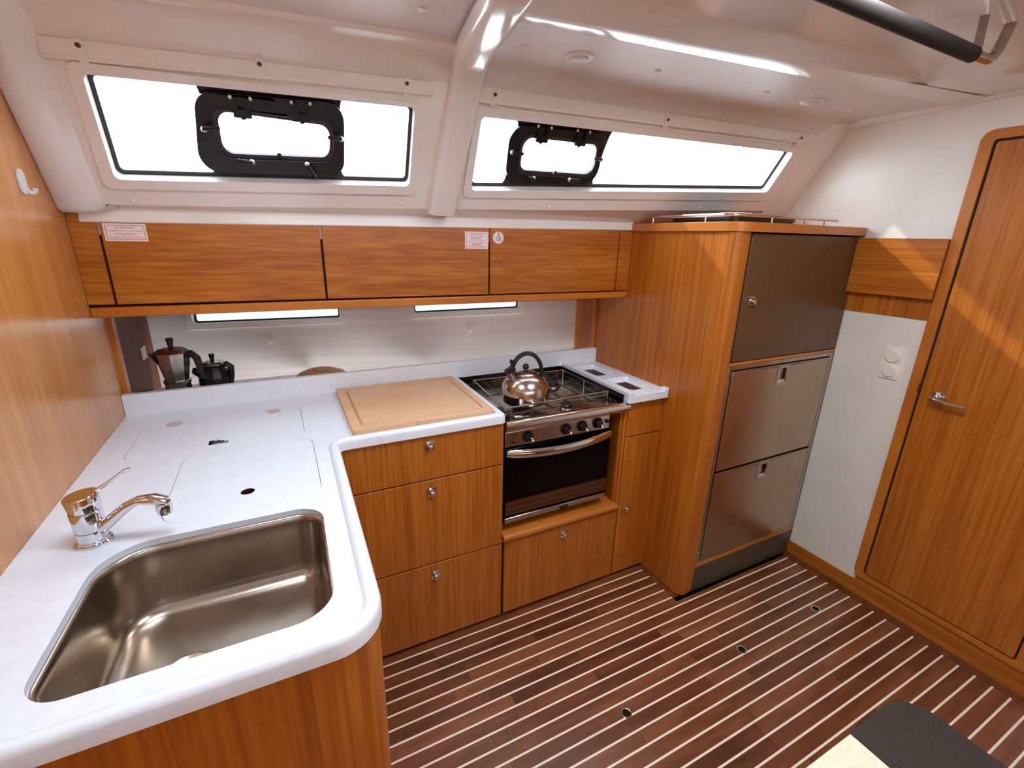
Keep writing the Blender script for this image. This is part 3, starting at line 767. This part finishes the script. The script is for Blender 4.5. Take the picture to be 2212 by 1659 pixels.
# ================================================================== SMALLER THINGS
# ---- mixer tap
fx, fy = -1.070, -.300
t = thing('mixer_tap', 'chrome single lever mixer tap beside the sink', 'tap', (fx, fy, ZT))
link('base', MB().lathe([(.0305, 0), (.0305, .004), (.027, .006), (.027, .009), (.025, .010), (.0245, .030), (.0001, .030)], (fx, fy, ZT + .0003), 32), chrome, t)
link('body', MB().lathe([(.0245, .0315), (.0255, .033), (.0265, .074), (.026, .0755), (.0001, .0755)], (fx, fy, ZT), 32), chrome, t)
cp = link('lever_cap', MB().loft([[(fx + .001 + .0265 * math.cos(a), fy + .0265 * math.sin(a), ZT + .0765) for a in [2 * PI * k / 32 for k in range(32)]],
                                  [(fx - .001 + .0285 * math.cos(a), fy + .0285 * math.sin(a), ZT + .106 + .10 * .0285 * math.cos(a)) for a in [2 * PI * k / 32 for k in range(32)]],
                                  [(fx - .001 + .0270 * math.cos(a), fy + .0270 * math.sin(a), ZT + .1085 + .10 * .0270 * math.cos(a)) for a in [2 * PI * k / 32 for k in range(32)]]], True, True, True), chrome, t)
link('lever', MB().tube([(fx + .020, fy + .004, ZT + .108), (fx + .042, fy + .010, ZT + .120), (fx + .064, fy + .015, ZT + .134), (fx + .072, fy + .017, ZT + .138), (fx + .080, fy + .019, ZT + .1385)], [.006, .0042, .004, .005, .0055], 10, [.0045, .003, .003, .004, .004]), chrome, cp)
link('spout', MB().tube([(fx + .010, fy - .004, ZT + .026), (fx + .030, fy - .010, ZT + .040), (fx + .072, fy - .022, ZT + .076), (fx + .094, fy - .028, ZT + .088), (fx + .118, fy - .034, ZT + .088), (fx + .142, fy - .040, ZT + .081)], [.0125, .0125, .012, .013, .017, .014], 14, [.012, .012, .010, .009, .010, .008]), chrome, t)
link('aerator', MB().lathe([(.0125, -.022), (.0135, -.020), (.0145, -.004), (.013, .004), (.0001, .006)], (fx + .134, fy - .038, ZT + .076), 24), chrome, t)

# ---- chopping board
t = thing('chopping_board', 'beech chopping board with a juice groove lying left of the cooker', 'board', (-.265, .25, ZT))
BO = rrect(-.517, .016, -.026, .480, .010)
ch = rpoly([(-.345, .010), (-.305, .010), (-.310, .028), (-.340, .028)], [0, 0, .008, .008])
bd = [(-.517, .020), (-.345, .020), (-.340, .031), (-.310, .031), (-.305, .020), (-.030, .020), (-.030, .480), (-.517, .480)]
bd = rpoly(bd, [.01, 0, .006, .006, 0, .01, .01, .01])
G0 = rrect(-.487, .050, -.056, .450, .02); G1 = rrect(-.478, .059, -.065, .441, .014)
link('board', MB().plate([bd], zmap(ZT + .001), zmap(ZT + .014)).plate([bd, G0], zmap(ZT + .013), zmap(ZT + .0195)).plate([G1], zmap(ZT + .013), zmap(ZT + .0195)), beech, t, bev=.0015)
link('juice_groove', MB().loft([at(G0, ZT + .0192), at(offset(G0, .0045), ZT + .0145), at(G1, ZT + .0192)]), wood('beech_groove', lin('bc8a5e'), lin('cc9e74'), lin('d8ae86'), (5, 60, 60), rough=.55, coat=0), t)

# ---- kettle
kx, ky, kz = .152, .130, .9048
t = thing('kettle', 'stainless steel whistling kettle with black handle standing on the cooker', 'kettle', (kx, ky, kz))
link('body', MB().lathe([(.0001, 0), (.088, 0), (.092, .003), (.0935, .008), (.0955, .034), (.0965, .036), (.0965, .038), (.0962, .044), (.0935, .059), (.087, .074), (.077, .088), (.066, .098), (.054, .105), (.047, .108), (.046, .110), (.0001, .110)], (kx, ky, kz), 48), steel, t)
ld = link('lid', MB().lathe([(.044, .1095), (.045, .112), (.036, .118), (.020, .1225), (.006, .124), (.006, .130), (.0001, .131)], (kx, ky, kz), 40), steel, t)
link('lid_knob', MB().ball((kx, ky, kz + .137), .0125, 20), black, ld)
hp = [(kx + .061 * math.cos(a) + .004, ky - .012 * math.cos(a), kz + .108 + .082 * math.sin(a)) for a in [PI * (1.05 - 1.16 * i / 16) for i in range(17)]]
hd = link('handle', MB().tube(hp, .0078, 12, .0112), rubber, t)
link('handle_lug', MB().tube([(kx + .075, ky - .012, kz + .076), (kx + .068, ky - .012, kz + .096)], [.006, .005], 10, [.011, .008]), steel, hd)
link('handle_lug', MB().tube([(kx - .066, ky + .012, kz + .085), (kx - .058, ky + .012, kz + .108)], [.005, .005], 10, [.010, .008]), steel, hd)
link('spout', MB().tube([(kx - .052, ky + .002, kz + .088), (kx - .066, ky, kz + .108), (kx - .076, ky - .001, kz + .124)], [.015, .0125, .0115], 16), steel, t)
wh = link('whistle', MB().tube([(kx - .074, ky - .001, kz + .121), (kx - .082, ky - .001, kz + .134)], [.0135, .0125], 14), black, t)
link('whistle_lever', MB().tube([(kx - .075, ky, kz + .132), (kx - .062, ky, kz + .142), (kx - .058, ky, kz + .152), (kx - .062, ky, kz + .164), (kx - .068, ky, kz + .168)], [.007, .006, .005, .005, .004], 10, [.009, .009, .009, .008, .007]).tube([(kx - .064, ky, kz + .142), (kx - .052, ky + .002, kz + .128), (kx - .050, ky + .004, kz + .112)], .006, 10, .010), black, wh)

# ---- stovetop coffee pots in the niche
mx, my, mz = -1.048, .62, .8845
t = thing('coffee_pot', 'tall aluminium stovetop coffee pot with black handle in the niche', 'coffee pot', (mx, my, mz), 'stovetop coffee pots in the niche')
o8 = lambda pr, c, nn=8: MB().lathe(pr, c, nn, 'z')
link('boiler', o8([(.046, 0), (.047, .004), (.040, .092), (.041, .100), (.0001, .100)], (mx, my, mz)), alum, t, angle=15)
link('collector', o8([(.036, .1005), (.037, .108), (.056, .208), (.0001, .208)], (mx, my, mz)), alum, t, angle=15)
link('collar', MB().lathe([(.042, .096), (.043, .098), (.043, .106), (.040, .108), (.0001, .108)], (mx, my, mz), 32), alum, t)
ld = link('lid', o8([(.057, .2085), (.057, .212), (.040, .224), (.010, .229), (.0001, .229)], (mx, my, mz)), alum, t, angle=15)
link('lid_knob', MB().lathe([(.008, .228), (.0085, .236), (.012, .258), (.0115, .262), (.0001, .263)], (mx, my, mz), 10), black, ld)
link('spout', MB().hexa([(mx - .050, my - .012, mz + .175), (mx - .046, my - .016, mz + .172), (mx - .046, my + .016, mz + .172), (mx - .050, my + .012, mz + .175), (mx - .072, my - .004, mz + .214), (mx - .05, my - .018, mz + .210), (mx - .05, my + .018, mz + .210), (mx - .072, my + .004, mz + .214)]), alum, t)
link('handle', MB().tube([(mx + .044, my - .022, mz + .200), (mx + .062, my - .026, mz + .206), (mx + .076, my - .028, mz + .190), (mx + .082, my - .028, mz + .150), (mx + .086, my - .028, mz + .110)], [.010, .011, .012, .012, .011], 10, [.014, .014, .013, .011, .009]), black, t)
mx2, my2 = -.938, .690
t = thing('coffee_pot', 'squat black stovetop coffee pot with steel lid in the niche', 'coffee pot', (mx2, my2, mz), 'stovetop coffee pots in the niche')
link('body', o8([(.058, 0), (.060, .006), (.056, .090), (.050, .108), (.036, .128), (.0001, .128)], (mx2, my2, mz), 12), black, t, angle=15)
link('collar', o8([(.037, .128), (.040, .138), (.0001, .138)], (mx2, my2, mz), 12), black, t)
ld = link('lid', MB().lathe([(.043, .1385), (.043, .141), (.030, .148), (.008, .152), (.0001, .152)], (mx2, my2, mz), 12), alum, t, angle=15)
link('lid_knob', MB().lathe([(.007, .151), (.0075, .158), (.0105, .176), (.010, .179), (.0001, .18)], (mx2, my2, mz), 10), black, ld)
link('handle', MB().tube([(mx2 + .030, my2 - .01, mz + .132), (mx2 + .046, my2 - .012, mz + .138), (mx2 + .060, my2 - .014, mz + .126), (mx2 + .058, my2 - .014, mz + .090), (mx2 + .052, my2 - .014, mz + .060)], [.009, .011, .012, .011, .010], 10), black, t)
link('spout', MB().tube([(mx2 - .030, my2, mz + .098), (mx2 - .056, my2 - .004, mz + .116), (mx2 - .070, my2 - .006, mz + .120)], [.024, .018, .010], 12), black, t)

# ---- wooden bowl peeping over the upstand
t = thing('wooden_bowl', 'upturned brown wooden bowl just peeping over the white upstand', 'bowl', (-.545, .755, .8845))
bwl = link('shell', MB().lathe([(.118, 0), (.121, .004), (.116, .020), (.098, .039), (.070, .0515), (.036, .0575), (.0001, .059)], (-.545, .755, .8845), 40), teak_v, t)
link('foot_ring', MB().lathe([(.034, .0575), (.034, .0605), (.028, .061), (.0001, .0595)], (-.545, .755, .8845), 32), teak_v, t)

# ---- small fittings on the walls
def rocker(y0, y1, z0, z1):
    t = thing('wall_switch', 'white double light switch with two round dials beside the door', 'switch', (XR, (y0 + y1) / 2, (z0 + z1) / 2))
    ym = (y0 + y1) / 2
    link('plate', MB().plate([rrect(y0, z0, y1, z1, .006)], xmap(XR - .0035), xmap(XR - .010)), plastic_w, t, bev=.003)
    for z in (z0 + .034, z1 - .034):
        d = link('dial', MB().lathe([(.0255, 0), (.0255, .006), (.0235, .008), (.0215, .0065), (.0001, .0065)], (XR - .0098, ym, z), 32, 'x'), plastic_w, t)
        link('marker', MB().lathe([(.0215, .0062), (.0200, .0085), (.0001, .0085)], (XR - .0098, ym, z), 32, 'x'), wall_white, d)
rocker(-.493, -.422, 1.000, 1.128)
t = thing('locker_flap', 'teak locker with level grain on the right bulkhead beside the door', 'cabinet', (XR, -.39, 1.31))
link('case', MB().box((XR - .022, -.532, 1.333), (XR - .0035, -.236, 1.546)), teak_dark, t)
link('flap', MB().plate([rrect(-.534, 1.331, -.234, 1.548, .003)], xmap(XR - .022), xmap(XR - .034)), teak_h2 if 'teak_h2' in globals() else globals().setdefault('teak_h2', wood('teak_level_y', TD, TM, TL, (70, 2.2, 70))), t, bev=.002)

t = thing('coat_hook', 'clear plastic stick on hook on the left teak bulkhead', 'hook', (XL, .205, 1.62))
link('back_plate', MB().plate([rrect(.170, 1.592, .206, 1.648, .016)], xmap(XL + .0005), xmap(XL + .005)), clear_p, t, bev=.002)
link('prong', MB().tube([(XL + .003, .198, 1.606), (XL + .008, .200, 1.597), (XL + .014, .202, 1.596), (XL + .018, .203, 1.601), (XL + .019, .204, 1.607)], .005, 10), clear_p, t)
for x, z, lb in ((-.736, 1.046, 'left of two small white hooks on the hull lining in the niche'), (.184, 1.069, 'right of two small white hooks on the hull lining in the niche')):
    t = thing('adhesive_hook', lb, 'hook', HU(x, z), 'adhesive hooks in the niche')
    link('back_plate', MB().plate([rpoly([(x - .018, z), (x, z + .018), (x + .012, z), (x, z - .018)], .005)], hmap(.0005), hmap(.004)), hull_white, t, bev=.001)
    link('prong', MB().tube([HU(x, z - .008, .003), HU(x, z - .014, .012), HU(x, z - .006, .018)], .0022, 8), hull_white, t)
t = thing('niche_socket', 'small pale socket plate on the dark side of the niche', 'socket', (XL, .865, 1.048))
link('plate', MB().plate([rrect(.838, 1.024, .902, 1.072, .004)], xmap(XL + .0005), xmap(XL + .006)), plastic_w, t, bev=.002)
link('insert', MB().plate([rrect(.848, 1.032, .868, 1.064, .003)], xmap(XL + .005), xmap(XL + .008)).plate([rrect(.873, 1.032, .893, 1.064, .003)], xmap(XL + .005), xmap(XL + .008)), gel, t)

# ---- stickers on the locker doors
TH = math.atan(-.0572)


def text(body, size, x, z, d, m, parent, name='lettering'):
    cu = bpy.data.curves.new(name, 'FONT'); cu.body = body; cu.size = size; cu.align_x = 'CENTER'; cu.align_y = 'CENTER'; cu.extrude = .00012
    cu.materials.append(m); cu.resolution_u = 3
    tmp = bpy.data.objects.new(name + '_curve', cu); C.objects.link(tmp)
    me = bpy.data.meshes.new_from_object(tmp.evaluated_get(bpy.context.evaluated_depsgraph_get()))
    bpy.data.objects.remove(tmp)
    if not me.materials: me.materials.append(m)
    o = bpy.data.objects.new(name, me); C.objects.link(o)
    o.location = (x, FRONT(x, d), z); o.rotation_euler = (PI / 2, 0, TH)
    o.parent = parent; o.matrix_parent_inverse = wm(parent).inverted()
    return o


def sticker(label, x0, x1, z0, z1):
    t = thing('warning_sticker', label, 'sticker', ((x0 + x1) / 2, FRONT((x0 + x1) / 2, .0006), z0), 'warning stickers on the lockers')
    link('paper', MB().plate([rrect(x0, z0, x1, z1, .001)], FR(.0002), FR(.0007)), paper, t)
    a, b = .0045, .0062
    link('printed_border', MB().plate([rrect(x0 + a, z0 + a, x1 - a, z1 - a, .001), rrect(x0 + b, z0 + b, x1 - b, z1 - b, .0008)], FR(.0006), FR(.0010)), ink, t)
    return t


t = sticker('white sticker with four red lines of text on the left locker', -1.111, -1.008, 1.484, 1.5335)
cxx = -1.0595
for s, sz, z in (('ACHTUNG', .0095, 1.5215), ('Gasabsperrhahn im Schrank', .0075, 1.5135), ('ATTENTION', .0095, 1.5035), ('Gas shut off valve in locker', .0075, 1.4955)):
    text(s, sz, cxx, z, .0008, ink, t)
t = sticker('white sticker with small red print beside the gap of the middle locker', -.0125, .0815, 1.4745, 1.5375)
pm = [.55, .72, .5, .5, .72, .74, .56, .40, .74]
for i, fw in enumerate(pm):
    z = 1.527 - .0052 * i - (.0012 if i > 4 else 0); x = .0345 - .047 * fw
    words = MB(); xe = .0345 + .047 * fw
    while x < xe - .003:
        l = min(random.uniform(.004, .012), xe - x)
        words.plate([[(x, z - .0011), (x + l, z - .0011), (x + l, z + .0011), (x, z + .0011)]], FR(.0006), FR(.0010)); x += l + .0016
    o = link('printed_line', words, ink, t, smooth=False, kind='stuff')
rx, rz = .1245, 1.517
t = thing('round_sticker', 'round white sticker with grey emblem on the right locker', 'sticker', (rx, FRONT(rx), rz))
circ = lambda r, n=32, cx=rx, cz=rz: [(cx + r * math.cos(2 * PI * k / n), cz + r * math.sin(2 * PI * k / n)) for k in range(n)]
link('disc', MB().plate([circ(.0225)], FR(.0002), FR(.0007)), paper, t)
link('emblem', MB().plate([circ(.0125, 24, rx + .001, rz - .002)], FR(.0006), FR(.0009)), ink_grey, t)
link('emblem_stripe', MB().plate([[(rx - .0055, rz - .011), (rx - .0030, rz - .013), (rx - .0030, rz + .007), (rx - .0055, rz + .005)]], FR(.0008), FR(.0011)), paper, t)
link('emblem_flag', MB().plate([[(rx - .005, rz + .019), (rx + .005, rz + .019), (rx + .003, rz + .009), (rx - .003, rz + .009)]], FR(.0008), FR(.0011)), ink_pink, t)
tk = MB()
for k in range(16):
    a = 2 * PI * k / 16 + .2
    if abs(a - PI / 2) < .45: continue
    c_ = (rx + .0178 * math.cos(a), rz + .0178 * math.sin(a))
    tk.plate([[(c_[0] - .0014, c_[1] - .0014), (c_[0] + .0014, c_[1] - .0014), (c_[0] + .0014, c_[1] + .0014), (c_[0] - .0014, c_[1] + .0014)]], FR(.0006), FR(.0009))
link('ring_print', tk, ink_grey, t, smooth=False, kind='stuff')

# ---- blind tracks over the windows
def track(label, pts, screws):
    t = thing('blind_track', label, 'blind track', LN(pts[0][0], pts[0][1]), 'blind tracks over the long windows')
    link('rail', MB().plate([rpoly(pts, .004)], lmap(.0008), lmap(.009)), plastic_t, t, bev=.002)
    lo = [pts[0], pts[1]]
    link('lower_bead', MB().tube([LN(lo[0][0] + .004, lo[0][1] + .004, .010), LN(lo[1][0] - .004, lo[1][1] + .004, .010)], .0042, 10), plastic_t, t)
    for x, z in screws:
        cpz = link('clip', MB().plate([rrect(x - .008, z - .030, x + .010, z + .010, .003)], lmap(.008), lmap(.0135)), plastic_t, t, bev=.0015)
        link('screw', MB().ball(LN(x, z, .0125), .0062, 12, (1, .7, 1)), screw_m, cpz)


screw_m = mat('screw_brown', lin('5a4232'), .4, .6)
track('milky plastic blind track above the left window', [(-1.094, 1.890), (-.200, 1.914), (-.207, 1.944), (-1.086, 1.926)], [(-1.016, 1.921), (-.650, 1.932), (-.280, 1.935)])
track('milky plastic blind track above the right window', [(-.083, 1.913), (1.376, 1.921), (1.346, 1.953), (-.090, 1.950)], [(-.016, 1.938), (.636, 1.937), (1.311, 1.939)])

# ---- ceiling downlights and screw caps
for x, y, lb in ((.144, -.133, 'round white downlight in the headliner nearer the rib'), (1.086, -.201, 'round white downlight in the headliner nearer the right bulkhead')):
    t = thing('downlight', lb, 'lamp', (x, y, 1.998), 'ceiling downlights')
    link('bezel', MB().lathe([(.040, .001), (.040, -.003), (.034, -.006), (.026, -.0045), (.025, .001)], (x, y, 1.9985), 36, 'z', False), plastic_w, t)
    link('lens', MB().lathe([(.0255, -.001), (.024, -.008), (.018, -.0105), (.0001, -.0115)], (x, y, 1.9985), 32), lamp_w, t)
cap0 = thing('screw_cap', 'small white screw cap between the rib and the nearer downlight', 'cap', (-.017, -.121, 1.9985), 'white screw caps in the headliner')
link('dome', MB().lathe([(.0105, .0008), (.0105, -.002), (.007, -.0045), (.0001, -.0055)], (-.017, -.121, 1.9985), 18), plastic_w, cap0)
for x, y, z, lb in ((.406, -.159, 1.9985, 'small white screw cap midway along the headliner, right of the nearer downlight'), (.856, -.188, 1.9985, 'small white screw cap just left of the farther downlight'),
                    (1.313, -.204, 1.9985, 'small white screw cap closest to the right bulkhead'), (-.303, -.150, 2.0165, 'small white screw cap on the headliner left of the rib')):
    copy_thing(cap0, (x + .017, y + .121, z - 1.9985), lb)

# ---- handrail under the ceiling
t = thing('grab_rail', 'black foam covered steel grab rail under the ceiling at top right', 'handrail', (.6, -.735, 1.95))
link('foam_sleeve', MB().tube([(.10, -.742, 1.95), (.845, -.735, 1.95)], .0165, 20), rubber, t)
ap = [(.84, -.735, 1.95), (.90, -.735, 1.95), (.925, -.735, 1.953), (.944, -.735, 1.963), (.958, -.735, 1.98), (.985, -.735, 2.035)]
link('steel_tube', MB().tube(ap, .0115, 14), steel, t)
link('far_leg', MB().tube([(.86, -.735, 1.95), (.885, -.72, 2.05)], .009, 12), steel, t)

# ---- finger rings in the floor
r0 = thing('floor_ring', 'chrome finger ring in the floor nearest the fridge', 'floor ring', (1.267, -.541, 0), 'finger rings in the floor')
link('bezel', MB().lathe([(.0195, .0002), (.019, .0014), (.0155, .0018), (.0130, .0006)], (1.267, -.541, 0), 28, 'z', False), chrome, r0)
link('hole', MB().lathe([(.0134, .0009), (.0001, .0009)], (1.267, -.541, 0), 24), void, r0)
copy_thing(r0, (.786 - 1.267, -.004, 0), 'chrome finger ring in the middle of the floor')
copy_thing(r0, (.209 - 1.267, -.008, 0), 'chrome finger ring in the floor in the foreground')

# ---- fiddle rail and mat on top of the fridge cabinet
zt = 1.5885
t = thing('fiddle_rail', 'curved stainless fiddle rail on top of the fridge cabinet', 'rail', (1.1, -.17, zt))
fp = [(.800, .300, zt + .026)] + [(.800, -.10, zt + .026)] + [(.80 + .05 - .05 * math.cos(a), -.14 - .05 * math.sin(a), zt + .026) for a in [PI / 2 * k / 6 for k in range(7)]] + [(1.41, -.19, zt + .026)]
link('rail', MB().tube(fp, .0062, 12), chrome, t)
for x, y in ((.800, .22), (.800, -.06), (1.00, -.19), (1.20, -.19), (1.325, -.19)):
    link('post', MB().tube([(x, y, zt - .001), (x, y, zt + .024)], .0045, 10), chrome, t)
t = thing('dark_tray', 'flat dark tray lying on top of the fridge cabinet behind the fiddle rail', 'tray', (1.06, .0, zt))
link('base', MB().plate([rrect(.845, -.155, 1.20, .16, .03)], zmap(zt + .0005), zmap(zt + .014)), black, t, bev=.003)
link('rim', MB().plate([rrect(.840, -.16, 1.205, .165, .033), rrect(.850, -.15, 1.195, .155, .028)], zmap(zt + .012), zmap(zt + .022)), black, t, bev=.002)

# ---- seat cushion corner in the foreground
t = thing('seat_cushion', 'cream seat cushion with charcoal end in the bottom right foreground', 'cushion', (.2, -1.35, .35))
link('cream_section', MB().plate([rpoly([(-.5, -1.9), (.386, -1.9), (.386, -1.058), (-.5, -1.058)], [.05, 0, 0, .05])], zmap(.34), zmap(.447)), cream, t, bev=.02, seg=4)
link('charcoal_end', MB().plate([rpoly([(.384, -1.9), (.612, -1.9), (.618, -1.056), (.384, -1.056)], [0, .05, .075, 0])], zmap(.34), zmap(.450)), char, t, bev=.016, seg=4)
t = thing('settee_base', 'teak settee base under the cream and charcoal cushion', 'settee', (.05, -1.5, 0))
link('plinth_box', MB().box((-.45, -1.88, 0), (.56, -1.10, .339)), teak_v, t)
